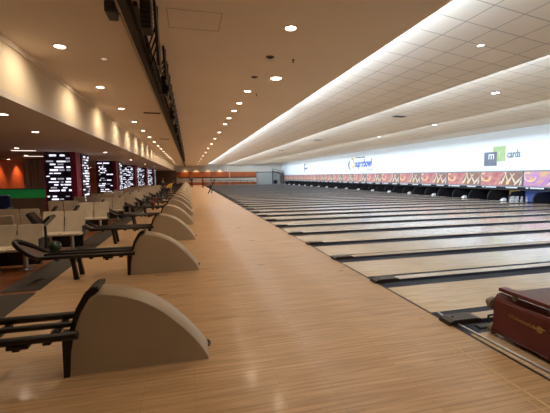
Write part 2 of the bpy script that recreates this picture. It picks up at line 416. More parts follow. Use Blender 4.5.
# ------------------------------------------------------------------ ball returns
def make_return():
    t = thing('ball_return', 'x', 'ball return', (0, 0, 0), 0, 'ball returns along the approach')
    # hood: quarter-oval shell, steep back on the left, running down to the right
    prof = [(.145, .0), (.15, .09)]
    x0, x1 = -.86, .145; zt = .83
    key = [(.145, .10), (.11, .155), (.07, .215), (-.02, .33), (-.11, .43), (-.23, .545), (-.35, .635), (-.48, .705), (-.6, .75), (-.72, .78), (-.86, .795)]
    top = []
    for (xa, za), (xb, zb) in zip(key, key[1:]): top += [(xa, za), ((xa + xb) / 2, (za + zb) / 2 + .003)]
    top.append(key[-1])
    back = [(-.92, .765), (-1.0, .63), (-1.06, .45), (-1.095, .25), (-1.11, 0)]
    outline = [(.145, 0)] + top + back
    cx = -.45
    bm = new(); w = .28; rnd = .05; rings = []
    cen = Vector((-.5, .3))
    for s in range(9):                                   # rounded shoulders left and right
        a = PI * s / 8
        yy = -math.cos(a) * w / 2
        # superellipse profile: inset near the sides
        q = abs(math.cos(a)) ** 3.2
        ins = rnd * q
        ring = []
        for i, (x, z) in enumerate(outline):
            x2, z2 = x, z
            if z > .002:
                d = Vector((x, z)) - Vector((cen.x, 0)); L = d.length
                z2 = max(z - ins * (d.y / L), 0); x2 = x - ins * .8 * (d.x / L) if x > cen.x else x
            ring.append(bm.verts.new((x2, yy, z2)))
        rings.append(ring)
    for A, B in zip(rings, rings[1:]):
        m = len(A)
        for j in range(m): bm.faces.new((A[j], A[(j + 1) % m], B[(j + 1) % m], B[j]))
    bm.faces.new(rings[0][::-1]); bm.faces.new(rings[-1])
    hood = obj('hood', bm, 'hood', t, smooth=True)
    bm = new(); tube(bm, [(.147, -.06, .1), (.165, 0, .1), (.147, .06, .1)], .012, 8); obj('bumper', bm, 'footbox', hood, True)
    # dark band following the back of the hood
    bm = new()
    c = [(-.84, .805), (-.885, .805), (-.935, .77), (-1.015, .63), (-1.075, .44), (-1.115, .24), (-1.135, 0)]
    for (xa, za), (xb, zb) in zip(c, c[1:]):
        d = Vector((xb - xa, zb - za)).normalized(); nrm = Vector((d.y, -d.x)) * .021
        prism(bm, [(xa + nrm.x, za + nrm.y), (xb + nrm.x, zb + nrm.y), (xb - nrm.x, zb - nrm.y), (xa - nrm.x, za - nrm.y)], -.148, .148)
    obj('hood_band', bm, 'rail', t)
    # rack
    zr = .435
    xl = -2.58
    for yy, zz in ((-.25, zr), (.0, zr + .01), (.27, zr)):
        bm = new(); tube(bm, [(-1.0 if yy else -1.12, yy, zz), (-1.1, yy, zz), (xl, yy, zz)], .037 if yy else .028, 10); obj('rail', bm, 'rail', t, True)
    for xx in (-1.25, -1.75, -2.3):
        bm = new(); box(bm, xx - .03, xx + .03, -.25, .27, zr - .065, zr - .03); obj('cross_bar', bm, 'rail', t)
    bm = new(); box(bm, -1.55, -1.38, -.28, -.15, zr - .07, zr - .03, .01); box(bm, -1.52, -1.46, -.25, -.19, zr - .1, zr - .06, .01); obj('bracket', bm, 'rail', t)
    # rounded, upturned end of the rack
    bm = new(); pts = []
    for i in range(17):
        a = PI / 2 + PI * i / 16
        px = xl + .44 * math.cos(a); py = .01 - .0 + .26 * math.sin(a)
        pts.append((px, py, zr + max(0, xl - px) ** 1.2 * .72))
    tube(bm, pts, .046, 10); e = obj('end_loop', bm, 'rail', t, True)
    bm = new(); n = 10
    top_, bot_ = [], []
    for i in range(n + 1):
        a = PI / 2 + PI * i / n
        px = xl + .40 * math.cos(a); py = .01 + .24 * math.sin(a); pz = zr - .02 + max(0, xl - px) ** 1.2 * .70
        top_.append(bm.verts.new((px, py, pz))); bot_.append(bm.verts.new((px, py, pz - .02)))
    bm.faces.new(top_); bm.faces.new(bot_[::-1])
    for i in range(n + 1): bm.faces.new((top_[i], top_[(i + 1) % (n + 1)], bot_[(i + 1) % (n + 1)], bot_[i]))
    obj('end_tray', bm, 'railpad', e)
    for yy in (-.16, .18):
        bm = new()
        prism(bm, [(-2.12, zr - .03), (-2.02, zr - .03), (-2.03, .3), (-1.98, 0), (-2.06, 0), (-2.09, .3)], yy - .035, yy + .035)
        obj('leg', bm, 'rail', t)
    for yy in (-.12, .12):
        bm = new(); prism(bm, [(-1.16, zr), (-1.10, zr), (-1.115, 0), (-1.165, 0)], yy - .03, yy + .03); obj('post', bm, 'rail', t)
    bm = new(); tube(bm, [(-1.22, -.25, zr), (-1.12, -.255, zr), (-1.04, -.24, zr)], .038, 10); obj('rail_end_cap', bm, 'rail', t, True)
    return t
ret = make_return()
NR = 22
for i in range(NR):
    y = 3.43 + 3.46 * i + .15
    if i == 0: lab = 'beige ball return hood with dark rails, nearest the camera'
    elif i == 1: lab = 'beige ball return holding a green ball, second from the camera'
    elif i == NR - 1: lab = 'beige ball return closest to the far orange wall'
    else: lab = 'beige ball return with dark rack, %s in the row from the camera' % nth(i + 1)
    o = ret if i == 0 else dup(ret)
    o.location = (0, y, 0); o['label'] = lab
bm = new(); bmesh.ops.create_uvsphere(bm, u_segments=24, v_segments=14, radius=.108)
tag(obj('bowling_ball', bm, 'greenball', None, True, (-2.42, 7.12, .575)), 'dark green bowling ball on the rack of the second ball return', 'bowling ball')
# a few balls in the far racks
for j, (i, xx, mat, cn) in enumerate(((4, -1.7, 'clothred', 'dark red'), (5, -1.9, 'clothred', 'red'), (5, -1.62, 'navy', 'navy'))):
    bm = new(); bmesh.ops.create_uvsphere(bm, u_segments=16, v_segments=10, radius=.108)
    tag(obj('bowling_ball', bm, mat, None, True, (xx, 3.43 + 3.46 * i + .29, .575)), '%s bowling ball on the rack of the %s ball return' % (cn, nth(i + 1)), 'bowling ball', 'balls on the far racks')

# ------------------------------------------------------------------ seats and score consoles
def make_bench(nseat, zt=.97):
    t = thing('twin_seat', 'x', 'seat', (0, 0, 0), 0, 'ivory seats facing the camera')
    for k in range(nseat):
        xr = -k * .50
        s = thing_part = None
        bm = new(); prism_x(bm, [(-.02, .40), (-.02, .45), (.2, .44), (.45, .455), (.45, .405), (.2, .39)], xr - .475, xr)
        bmesh.ops.bevel(bm, geom=bm.edges[:], offset=.012, segments=2, affect='EDGES'); obj('seat', bm, 'seat', t)
        bm = new(); prism_x(bm, [(.44, .42), (.485, .42), (.60, zt), (.555, zt)], xr - .475, xr)
        bmesh.ops.bevel(bm, geom=bm.edges[:], offset=.014, segments=2, affect='EDGES'); obj('backrest', bm, 'seat', t)
        bm = new(); lathe(bm, [(.12, 0), (.12, .01), (.05, .03), (.045, .36), (.1, .38), (.1, .4)], (xr - .24, .22, 0), 16)
        obj('pedestal', bm, 'steel', t, True)
    bm = new(); box(bm, -nseat * .5 + .03, -.03, .36, .46, .06, .38); obj('beam_shade_block', bm, 'darkplastic', t)  # seat beam enlarged into a dark block for the shade underneath
    bm = new(); box(bm, -.02, .0, .3, .55, .3, .6, .004); obj('side_plate', bm, 'darkplastic', t)
    return t
b3 = make_bench(3, .87); b3b = make_bench(2)
front_y = [7.7, 9.53, 12.95, 15.9, 18.7, 21.65, 24.72, 28.16, 30.3, 33.2, 36.1, 39]
for i, y in enumerate(front_y):
    o = b3 if i == 0 else b3b if i == 1 else dup(b3b)
    xr = [-3.0, -2.68, -2.8, -2.78, -2.72, -2.68][min(i, 5)]
    o.location = (xr, y, 0)
    o['label'] = ('ivory plastic seats at the left edge, nearest the camera' if i == 0 else
                  'ivory plastic seats facing the camera, %s row back beside the ball returns' % nth(i + 1))
    o['category'] = 'seat'
bb = make_bench(2, 1.0); bb['group'] = 'ivory seats turned away'
for i, y in enumerate(front_y):
    o = bb if i == 0 else dup(bb)
    o.rotation_euler = (0, 0, PI); o.location = (-4.85 - (0 if i == 0 else .15), y + 1.9, 0)
    o.name = 'twin_seat'
    o['label'] = ('ivory seat with its back turned, behind the nearest row at left' if i == 0 else
                  'ivory seats with backs to the camera, behind the %s facing row' % nth(i + 1))
# extra taller backs between rows
def make_console():
    t = thing('score_console', 'x', 'score console', (0, 0, 0), 0, 'score consoles by the seats')
    for xx in (-.08, .08):
        bm = new(); box(bm, xx - .025, xx + .025, -.03, .03, .0, .78, .006, 1); obj('post', bm, 'darkplastic', t)
    bm = new(); box(bm, -.22, .22, -.18, .18, 0, .025, .008, 1); obj('base', bm, 'darkplastic', t)
    bm = new(); prism(bm, [(-.28, 1.08), (-.24, 1.12), (.0, .84), (.25, 1.04), (.29, 1.0), (.02, .74), (-.06, .74)], -.22, .22)
    tr = obj('desk', bm, 'darkplastic', t)
    bm = new(); prism(bm, [(-.23, 1.113), (-.02, .868), (-.012, .875), (-.222, 1.12)], -.18, .18); obj('screen', bm, 'screen', tr)
    bm = new(); prism(bm, [(.04, .877), (.23, 1.029), (.224, 1.037), (.034, .885)], -.17, .17); obj('keypad', bm, 'mech', tr)
    return t
con = make_console(); con.scale = (.85, .85, .95)
for i, y in enumerate([8.9]):
    o = con if i == 0 else dup(con)
    o.location = (-3.27 if i == 0 else -3.05, y, 0)
    o['label'] = ('dark folding score console on two posts behind the nearest ivory seats' if i == 0 else
                  'dark score console beside the ivory seats, %s from the camera' % nth(i + 1))
def make_tilt():
    t = thing('score_terminal', 'x', 'score terminal', (0, 0, 0), 0, 'small tilted terminals above the seats')
    t.scale = (.8, .8, .95)
    bm = new(); box(bm, -.02, .02, -.02, .02, 0, .84); obj('post', bm, 'darkplastic', t)
    bm = new(); prism(bm, [(-.16, .8), (-.12, .78), (.1, 1.02), (.06, 1.05)], -.14, .14); s = obj('case', bm, 'darkplastic', t)
    bm = new(); prism(bm, [(-.135, .825), (.04, 1.03), (.032, 1.037), (-.143, .832)], -.11, .11); obj('screen', bm, 'screen', s)
    return t
tl = make_tilt(); fst = True
for i, (x, y) in enumerate([(-3.95, 11.75), (-3.35, 11.75), (-3.3, 14.8), (-3.2, 17.7), (-3.2, 20.6), (-3.1, 23.3)]):
    o = tl if fst else dup(tl); fst = False
    o.location = (x, y, 0); o['label'] = 'small dark tilted terminal on a post among the ivory seats, %s from the camera' % nth(i + 1)

# ------------------------------------------------------------------ lit columns
def dashes(seed, w, zlo, zhi, rows):
    r = random.Random(seed); out = []
    for k in range(rows):
        z = zlo + (zhi - zlo) * (k + .5) / rows
        u = r.uniform(0, .2) * w if k % 3 else r.uniform(0, .45) * w
        while u < w * .93:
            L = r.uniform(.08, .42) * w; L = min(L, w - u)
            if r.random() < .68: out.append((u, u + L, z - .03, z + r.choice((.02, .04, .055)), r.random()))
            u += L + r.uniform(.03, .16) * w
    return out
def make_column(k):
    t = thing('lit_column', 'x', 'column', (0, 0, 0), 0, 'columns covered in lit dashes')
    W = 1.5; D = 2.25; ztop = ZL - .003
    bm = new(); box(bm, -W, 0, 0, D, 0, ztop); obj('core', bm, 'burg', t)
    # front face panel, side face panels
    bm = new(); box(bm, -W + .08, -.24, -.05, 0, .35, ztop - .04); f = obj('front_panel', bm, 'columnface', t)
    bm = new(); box(bm, 0, .05, .85, D - .05, .35, ztop - .04); s = obj('side_panel', bm, 'columnface', t)
    ba, bb_ = new(), new()
    for (a, b, z0, z1, q) in dashes(10 + k, W - .36, .5, ztop - .12, 17): box(bb_ if q < .25 else ba, -W + .1 + a, -W + .1 + b, -.07, -.05, z0, z1)
    obj('light_dashes', ba, 'dash', f); obj('dim_dashes', bb_, 'dashdim', f)
    ba, bb_ = new(), new()
    for (a, b, z0, z1, q) in dashes(40 + k, D - .96, .5, ztop - .12, 17): box(bb_ if q < .25 else ba, .05, .07, .88 + a, .88 + b, z0, z1)
    obj('light_dashes', ba, 'dash', s); obj('dim_dashes', bb_, 'dashdim', s)
    return t
names = ['nearest of the burgundy columns covered in glowing white dashes', 'second burgundy column with glowing white dashes', 'third burgundy column with glowing white dashes',
         'fourth burgundy column with glowing white dashes', 'farthest burgundy column with glowing white dashes']
for k in range(5):
    t = make_column(k); t.location = (-5.72, 20.4 + 10.5 * k, 0); t['label'] = names[k]

# ------------------------------------------------------------------ lounge background
bm = new(); box(bm, -9.9, -7.35, 21.2, 21.7, .78, 1.25, .03)
g = thing('lit_counter', 'green glowing counter in front of the orange wall at left', 'counter')
box_ = obj('front', bm, 'green', g)
bm = new(); box(bm, -9.7, -7.45, 21.1, 21.8, 1.25, 1.3); obj('top', bm, 'darkplastic', g)
bm = new(); box(bm, -9.8, -7.45, 21.25, 21.7, 0, .78); obj('plinth', bm, 'brownwall', g)  # plinth browned to stand in for reflections below the counter
def sofa(x, y, rz, lab):
    t = thing('blue_sofa', lab, 'sofa', (x, y, 0), rz)
    bm = new(); box(bm, -.8, .8, -.4, .3, .15, .45, .06); obj('seat', bm, 'navy', t)
    bm = new(); box(bm, -.8, .8, .22, .45, .3, 1.15, .07); obj('backrest', bm, 'blue', t)
    for s in (-1, 1):
        bm = new(); box(bm, s * .8 - .1, s * .8 + .1, -.4, .42, .15, .65, .05); obj('armrest', bm, 'navy', t)
    for sx in (-.7, .7):
        for sy in (-.3, .3):
            bm = new(); box(bm, sx - .03, sx + .03, sy - .03, sy + .03, 0, .16); obj('leg', bm, 'darkplastic', t)
sofa(-7.9, 16.2, .3, 'blue sofa at the left edge before the green counter')
t = thing('arcade_cabinet', 'dark blue cabinet with a lit top at the left edge', 'cabinet', (-9.75, 19.6, 0))
bm = new(); prism(bm, [(-.4, 0), (.4, 0), (.4, .9), (.15, 1.0), (.3, 1.5), (.35, 1.6), (-.4, 1.6)], -.35, .35); obj('body', bm, 'navy', t)
bm = new(); box(bm, -.38, .40, -.362, -.35, 1.42, 1.56); obj('lit_sign', bm, 'dash', t)
bm = new(); prism(bm, [(.152, 1.02), (.292, 1.48), (.302, 1.476), (.162, 1.016)], -.28, .28); obj('screen', bm, 'screen', t)
t = thing('curtain', 'grey brown curtain hanging between orange wall and nearest lit column', 'curtain', (-11.0, 27.5, 0))
bm = new(); n = 60; A, B = [], []
for i in range(n + 1):
    xx = 2.3 * i / n; yy = .09 * math.sin(i * .9) + .03 * math.sin(i * 2.3)
    A.append(bm.verts.new((xx, yy, .03))); B.append(bm.verts.new((xx, yy, ZL - .07)))
for i in range(n): bm.faces.new((A[i], A[i + 1], B[i + 1], B[i]))
bmesh.ops.solidify(bm, geom=bm.faces[:], thickness=.02)
obj('cloth', bm, 'curtain', t, True)
bm = new(); tube(bm, [(-.05, 0, ZL - .04), (2.35, 0, ZL - .04)], .02); obj('rod', bm, 'darkplastic', t)

# ------------------------------------------------------------------ downlights
def make_down(r, lens, name='ceiling_downlight'):
    t = thing(name, 'x', 'ceiling light', (0, 0, 0))
    bm = new(); lathe(bm, [(r * 1.28, 0), (r * 1.28, -.008), (r * 1.02, -.012), (r * 1.02, 0)], (0, 0, 0), 24); obj('trim_ring', bm, 'trim', t)
    bm = new(); lathe(bm, [(r, -.002), (r, -.014), (r * .8, -.018)], (0, 0, 0), 24); obj('lens', bm, lens, t)
    return t
dr = make_down(.085, 'lens')
ys = [1.1, 3.4, 5.61, 9.89, 11.53, 12.85, 14.5, 16.16, 19.2, 22.4, 26, 30, 35, 41, 48, 56, 65]
ys = [y for y in ys if y < 77]
first = True
def spot(name, loc, energy, color, size=2.2, blend=.8, radius=.08, rot=(0, 0, 0)):
    l = bpy.data.lights.new(name, 'SPOT'); l.energy = energy; l.color = color; l.spot_size = size; l.spot_blend = blend; l.shadow_soft_size = radius
    o = bpy.data.objects.new(name, l); COL.objects.link(o); o.location = loc; o.rotation_euler = rot
    return o
WARM = (1, .78, .55)
K = 1.1
j = 0
for i, y in enumerate(ys):
    o = dr if first else dup(dr); first = False
    o.location = (1.66, y, ZC); o['group'] = 'downlights over the approach'
    if y < 5: lab = 'round downlight over the approach above the camera, %s from the near wall' % nth(i + 1)
    elif y < 6: lab = 'large round downlight at the top of the picture over the approach'
    else:
        j += 1; lab = 'round warm downlight over the approach, %s beyond the off-line lamp' % nth(j)
    o['label'] = lab
o = make_down(.13, 'lens'); o.location = (2.13, 8.47, ZC); o['label'] = 'bright ceiling lamp set to the right of the downlight row'
for y in [1.1, 3.4, 5.61, 8.47] + [9.89 + 3.1 * k for k in range(22)]:
    spot('downlight_beam', (1.66 if y != 8.47 else 2.13, y, ZC - .03), (110 if y < 9 else 190 if y < 25 else 300) * K, WARM, 2.5, .9, .1)
dL = make_down(.09, 'lens'); yl = [7.27 + 2.97 * k for k in range(-2, 13)] + [46, 50, 55, 61, 68]
for i, y in enumerate(yl):
    o = dL if i == 0 else dup(dL)
    o.location = (-2.19, y, ZC); o['group'] = 'downlights beside the downstand wall'
    o['label'] = 'round downlight washing the cream downstand wall, %s from the near wall' % nth(i + 1)
    spot('wall_wash_beam', (-2.19, y, ZC - .03), 105 * K, (1, .82, .58), 2.35, 1, .06, (0, math.radians(30), 0))
# low ceiling lamps
lowl = [(-3.75, 8.63), (-4.3, 11.7), (-6.6, 11.7), (-7.4, 18.0), (-9.4, 17.0), (-9.2, 23.5), (-4.3, 20.5), (-4.3, 29), (-4.3, 38), (-4.3, 48), (-9.5, 30.5)]  # lamp just behind the green counter is added to brighten the curtain
dw = make_down(.085, 'lens')
for i, (x, y) in enumerate(lowl):
    o = dw if i == 0 else dup(dw)
    o.location = (x, y, ZL); o['group'] = 'downlights in the low lounge ceiling'
    o['label'] = 'small downlight in the low lounge ceiling, %s from the camera' % nth(i + 1)
    spot('lounge_beam', (x, y, ZL - .03), 85 * K, WARM, 2.6, .8, .06)
for i, (x, y) in enumerate([(-7.6, 20.2 - 1.0), (-9.0, 24.0)]):
    bm = new(); box(bm, -.55, .55, -.07, .07, -.03, 0, .01, 1)
    t = thing('ceiling_strip_lamp', ['pale strip lamp on the low ceiling by the nearest lit column', 'farther pale strip lamp on the low lounge ceiling'][i], 'ceiling lamp', (x, y, ZL))
    obj('housing', bm, 'trim', t)
    bm = new(); box(bm, -.5, .5, -.05, .05, -.045, -.03); obj('diffuser', bm, emit_mat('strip_diffuser', (1, .85, .7), 2.2), t)
# washers on the orange wall
for i, y in enumerate((28.6, 31.4, 46, 50)):
    spot('orange_wall_wash', (-12.3, y, ZL - .05), 150, (1, .62, .3), 1.6, .8, .05, (0, math.radians(22), 0))
    o = dup(dw); o.location = (-12.3, y, ZL); o['group'] = 'downlights close to the orange wall'; o['label'] = 'downlight close to the orange wall, %s from the left edge' % nth(i + 1)
# ceiling fittings: vents, sprinklers, hatch
def vent(x, y, z, w, d, lab):
    t = thing('ceiling_vent', lab, 'vent', (x, y, z))
    bm = new(); box(bm, -w, w, -d, d, -.012, 0); obj('frame', bm, 'vent', t)
    bm = new()
    for k in range(5): box(bm, -w * .9, w * .9, -d * .8 + k * d * .4 - .008, -d * .8 + k * d * .4 + .008, -.02, -.012)
    obj('louvre', bm, 'darkplastic', t)
vent(-1.25, 13.9, ZC, .3, .1, 'dark slot vent in the brown ceiling left of the overhead screens')
vent(-1.4, 23.1, ZC, .3, .1, 'farther dark slot vent left of the overhead screens')
vent(9.25, 14.2, bay_z(1, 9.4), .28, .14, 'dark square vent in the second tiled ceiling bay')
vent(9.3, 24.5, bay_z(1, 9.4), .28, .14, 'smaller dark vent farther along the second tiled bay')
vent(9.3, 35, bay_z(1, 9.4), .28, .14, 'farthest dark vent in the second tiled bay')
def smoke(x, y, lab):
    t = thing('ceiling_speaker', lab, 'ceiling fitting', (x, y, ZC))
    bm = new(); lathe(bm, [(.085, 0), (.085, -.006), (.05, -.014)], (0, 0, 0), 18); obj('ring', bm, 'vent', t)
    bm = new(); lathe(bm, [(.035, -.014), (.03, -.03), (.012, -.034)], (0, 0, 0), 14); obj('cone', bm, 'darkplastic', t)
smoke(1.65, 7.03, 'dark round fitting between the first two approach lamps')
smoke(1.60, 8.49, 'dark round fitting just left of the off-line lamp')
for i, (x, y) in enumerate(((2.15, 7.1), (1.98, 10.2))):
    bm = new(); lathe(bm, [(.03, 0), (.03, -.006), (.01, -.01), (.008, -.05), (.022, -.052), (.022, -.056)], (x, y, ZC), 12)
    tag(obj('sprinkler_head', bm, 'vent'), ['tiny sprinkler head right of the dark round fitting', 'tiny sprinkler head beyond the off-line lamp'][i], 'sprinkler', 'sprinklers')
bm = new()
for a in ((-.24, .55, 6.0, 6.012), (-.24, .55, 5.35, 5.362)): box(bm, a[0], a[1], a[2], a[3], ZC - .003, ZC)
for a in ((-.24, -.228), (.538, .55)): box(bm, a[0], a[1], 5.35, 6.0, ZC - .003, ZC)
tag(obj('ceiling_hatch', bm, noise_mat('hatch_edge', (.42, .33, .26), (.46, .37, .3), .7, 8)), 'thin outline of an access hatch in the brown ceiling', 'hatch')
bm = new(); lathe(bm, [(.05, 0), (.05, -.012), (.03, -.02)], (-1.58, 7.85, ZC), 16)
tag(obj('smoke_detector', bm, emit_mat('detector_shell', (1, .8, .6), .35)), 'small pale disc on the ceiling left of the overhead screens', 'detector')  # shell emits faintly to look pale, though it is no lamp
# lamps in tiled bays
db = make_down(.11, 'lenscool')
for i, (x, y, z, lab) in enumerate(((5.7, 6.0, bay_z(0, 5.7), 'small lamp in the first tiled ceiling bay'), (9.62, 9.45, bay_z(1, 9.6), 'bright white lamp in the second tiled bay, nearest the right edge'),
                                    (13.3, 17.0, bay_z(2, 13.4), 'white lamp in the third tiled bay, nearest the grey and green logo'), (13.3, 22.8, bay_z(2, 13.4), 'white lamp in the third tiled bay, farther left'))):
    o = db if i == 0 else dup(db); o.location = (x, y, z); o.scale = (.5,) * 3 if i == 0 else (1,) * 3; o['label'] = lab; o['group'] = 'lamps in the tiled bays'

# ------------------------------------------------------------------ cove light
COOL = (.66, .83, 1)
def area(name, loc, rot, sx, sy, energy, color):
    l = bpy.data.lights.new(name, 'AREA'); l.shape = 'RECTANGLE'; l.size = sx; l.size_y = sy; l.energy = energy; l.color = color
    o = bpy.data.objects.new(name, l); COL.objects.link(o); o.location = loc; o.rotation_euler = rot; return o
SEG = 16.0
for i, (lx, lz) in enumerate(lips):
    bm = new()
    zt = lz + .16 if i else 4.33
    tube(bm, [(lx + .05, YNEAR + .2, zt), (lx + .05, YEND - .2, zt)], .018, 8)
    t = tag(obj('cove_tube', bm, 'fluoro', None, True), ['cove tube behind the edge of the brown ceiling', 'cove tube behind the second ceiling lip', 'cove tube behind the third ceiling lip', 'cove tube behind the fourth ceiling lip'][i], 'cove light')
    for k in range(5):
        yc = YNEAR + SEG * (k + .5) + 1
        # aim to the right: local -Z to +X, tipped a little
        e = [235, 450, 400, 190][i]
        up = [14, 12, 10, -2][i]
        area('cove_light', (lx + .09, yc, zt), (0, math.radians(-90 - up), 0), .1, SEG * .97, e * K, COOL)

# ------------------------------------------------------------------ overhead screens and truss
tr = thing('overhead_truss', 'long black truss hung below the brown ceiling over the ball returns', 'truss')
bm = new(); box(bm, -.79, -.69, 4.5, 76, 3.98, 4.04); box(bm, -.62, -.57, 4.9, 76, 3.98, 4.04); obj('chord', bm, 'truss', tr)
bm = new(); box(bm, -.74, -.66, 4.5, 76, 4.10, 4.14); obj('top_plate', bm, 'truss', tr)
bm = new(); box(bm, -.855, -.835, 5.3, 76, 4.02, 4.05); obj('pale_strip', bm, 'palestrip', tr)
bm = new()
y = 5.4
while y < 70:
    for (xa, xb) in ((-.77, -.59), (-.59, -.77)):
        tube(bm, [(xa, y, 4.0), (xb, y + .5, 4.0)], .012, 6); y += .5
obj('lattice', bm, 'truss', tr)
bm = new(); y = 5.5
while y < 76:
    box(bm, -.70, -.66, y - .02, y + .02, 4.12, ZC); y += 3.46
obj('hangers', bm, 'truss', tr)
pj_ = thing('ceiling_projector', 'black box hung at the near end of the overhead truss', 'projector', (-.93, 5.35, 4.06))
bm = new(); box(bm, -.08, .05, -.2, .1, -.07, .08, .015, 1); obj('body', bm, 'darkplastic', pj_)
bm = new(); lathe(bm, [(.04, 0), (.035, .03)], (-.03, .1, 0), 14, 'Y'); obj('lens', bm, 'screen', pj_)
bm = new(); box(bm, -.06, -.02, -.12, -.08, .08, .18); obj('mount', bm, 'truss', pj_)
def make_monitor():
    t = thing('overhead_monitor', 'x', 'monitor', (0, 0, 0), 0, 'overhead screens above the ball returns')
    # leaning slab: top further to the left than the bottom, edge on to the camera
    bm = new(); prism(bm, [(-.395, 4.17), (-.36, 4.17), (-.33, 3.68), (-.365, 3.68)], -.2, .2); c = obj('case', bm, 'darkplastic', t)
    bm = new(); prism(bm, [(-.397, 4.13), (-.391, 4.13), (-.367, 3.71), (-.373, 3.71)], -.14, .14); obj('screen', bm, 'screen', c)
    for yy in (-.12, .12):
        bm = new(); tube(bm, [(-.37, yy, 4.0), (-.48, yy, 3.82), (-.552, yy, 4.01)], .014, 6); obj('bracket', bm, 'truss', t)
    bm = new(); tube(bm, [(-.36, 0, 3.9), (-.47, 0, 3.7), (-.548, .1, 4.0)], .012, 6); tube(bm, [(-.37, .1, 4.1), (-.37, .1, ZC)], .02, 6); obj('arm', bm, 'truss', t)
    return t
mon = make_monitor()
for i in range(40):
    y = 5.25 if i == 0 else 6.95 + P / 2 * (i - 1)
    o = mon if i == 0 else dup(mon)
    k = 1.7 if i == 0 else 1.2
    o.location = (0, y, ZC - ZC * k); o.scale = (1, 1, k)
    o['label'] = ('large black overhead screen seen edge on, nearest the camera' if i == 0 else
                  'black overhead screen seen edge on, %s from the camera' % nth(i + 1))
def make_inner():
    t = thing('equipment_box', 'x', 'equipment box', (0, 0, 0), 0, 'black boxes slung beside the truss')
    bm = new(); box(bm, -.06, .06, -.13, .13, 3.62, 4.0, .01, 1); obj('case', bm, 'truss', t)
    bm = new()
    for k in range(6): box(bm, -.065, .065, -.135, .135, 3.66 + k * .055, 3.67 + k * .055)
    obj('ribs', bm, 'darkplastic', t)
    bm = new(); tube(bm, [(0, 0, 4.0), (0, 0, ZC)], .012, 6); tube(bm, [(0, 0, 4.0), (-.06, 0, 4.1), (-.12, 0, 4.12)], .012, 6); obj('hook', bm, 'mech', t)
    return t
ib = make_inner()
for i in range(12):
    o = ib if i == 0 else dup(ib)
    o.location = (-.45, 4.75 + 3.46 * i, 0)
    o['label'] = 'ribbed black box slung between truss and overhead screens, %s from the camera' % nth(i + 1)

# ------------------------------------------------------------------ masking boards over the pits
def pin_poly(cx, cz, L, ang, s=1):
    prof = [(0, .10), (.06, .13), (.25, .19), (.42, .2), (.6, .1), (.72, .075), (.85, .10), (.95, .085), (1, .0)]
    pts = [(h * L, r * L * .55 * s) for h, r in prof] + [(h * L, -r * L * .55 * s) for h, r in prof[-2::-1]]
    return [(cx + a * math.cos(ang) - b * math.sin(ang), cz + a * math.sin(ang) + b * math.cos(ang)) for a, b in pts]
def flat(bm, poly, x):
    A = [bm.verts.new((x, y, z)) for y, z in poly]; B = [bm.verts.new((x + .006, y, z)) for y, z in poly]; n = len(poly)
    for i in range(n): bm.faces.new((A[i], A[(i + 1) % n], B[(i + 1) % n], B[i]))
    bm.faces.new(A[::-1]); bm.faces.new(B)
def circ(cy, cz, r, n=18): return [(cy + r * math.cos(2 * PI * i / n), cz + r * math.sin(2 * PI * i / n)) for i in range(n)]
ZB0, ZB1 = .98, 2.02
def make_mask(board):
    t = thing('masking_board', 'x', 'masking board', (0, 0, 0), 0, 'printed boards above the pin pits')
    Wd = 3.46
    bm = new(); box(bm, .0, .05, .05, Wd - .05, ZB0 + .04, ZB1 - .04); b = obj('print', bm, board, t)
    bm = new(); box(bm, -.03, .08, .003, Wd - .003, ZB1 - .05, ZB1 + .03); box(bm, -.03, .08, .003, Wd - .003, ZB0 - .03, ZB0 + .05); box(bm, -.03, .08, .003, .075, ZB0 - .03, ZB1 + .03)
    obj('frame', bm, 'frame', t)
    # artwork (y grows away from the camera = to the left in the picture)
    bm = new()
    for c in ((.50, 1.12, .92, 1.05), (.62, 1.08, .98, 2.35), (1.25, 1.1, 1.0, 2.25), (1.62, 1.12, .9, 2.0), (.22, 1.06, .72, 1.9), (1.12, 1.35, .7, 1.2), (1.85, 1.1, .6, 2.4)):
        flat(bm, pin_poly(*c, .62), -.012)
    obj('printed_pins', bm, 'cream', b)
    bm = new(); flat(bm, circ(1.12, 1.24, .13), -.02); flat(bm, circ(1.5, 1.3, .06, 10), -.02)
    obj('printed_ball', bm, 'goldprint', b)
    bm = new()
    arc = [(2.95 + .42 * math.cos(a), 1.6 + .3 * math.sin(a)) for a in [PI * (.95 + 1.1 * i / 14) for i in range(15)]]
    arc2 = [(2.95 + .33 * math.cos(a), 1.62 + .22 * math.sin(a)) for a in [PI * (.95 + 1.1 * i / 14) for i in range(15)]][::-1]
    flat(bm, arc + arc2, -.012); flat(bm, [(3.0, 1.85), (3.38, 1.8), (3.38, 1.9), (3.05, 1.94)], -.012)
    obj('printed_arc', bm, 'goldprint', b)
    bm = new(); flat(bm, [(.1, ZB0 + .05), (1.5, ZB0 + .05), (1.75, 1.35), (1.55, 1.7), (1.2, ZB1 - .05), (.1, ZB1 - .05)], -.004)
    obj('printed_shade', bm, 'darkprint', b)
    for ya, ybb in ((.35, 1.2), (2.0, 2.9), (3.02, 3.2)):
        bm = new(); box(bm, -.05, -.03, ya, ybb, ZB0 - .11, ZB0 - .03); obj('number_plate', bm, 'plate', t)
    bm = new(); box(bm, .1, .16, .003, Wd - .003, ZB0 - .25, ZB0 - .02); obj('dark_valance', bm, 'pit', t)
    return t
mr = make_mask('boardred'); mp_ = make_mask('boardpurple')
yb = 18.39
for i in range(-3, 18):
    y = yb + 3.46 * i
    if y + 3.46 > YEND + .1: break
    if i < 0: o = mp_ if i == -1 else dup(mp_)
    else: o = mr if i == 0 else dup(mr)
    o.location = (XW - .17, y, 0)
    o['label'] = ('purple printed board over the pits, at the right edge' if i == -1 else
                  'purple printed board beyond the right edge, %s one' % nth(-i - 1) if i < -1 else
                  'red printed board with pins over the pits, %s from the right edge' % nth(i + 2))
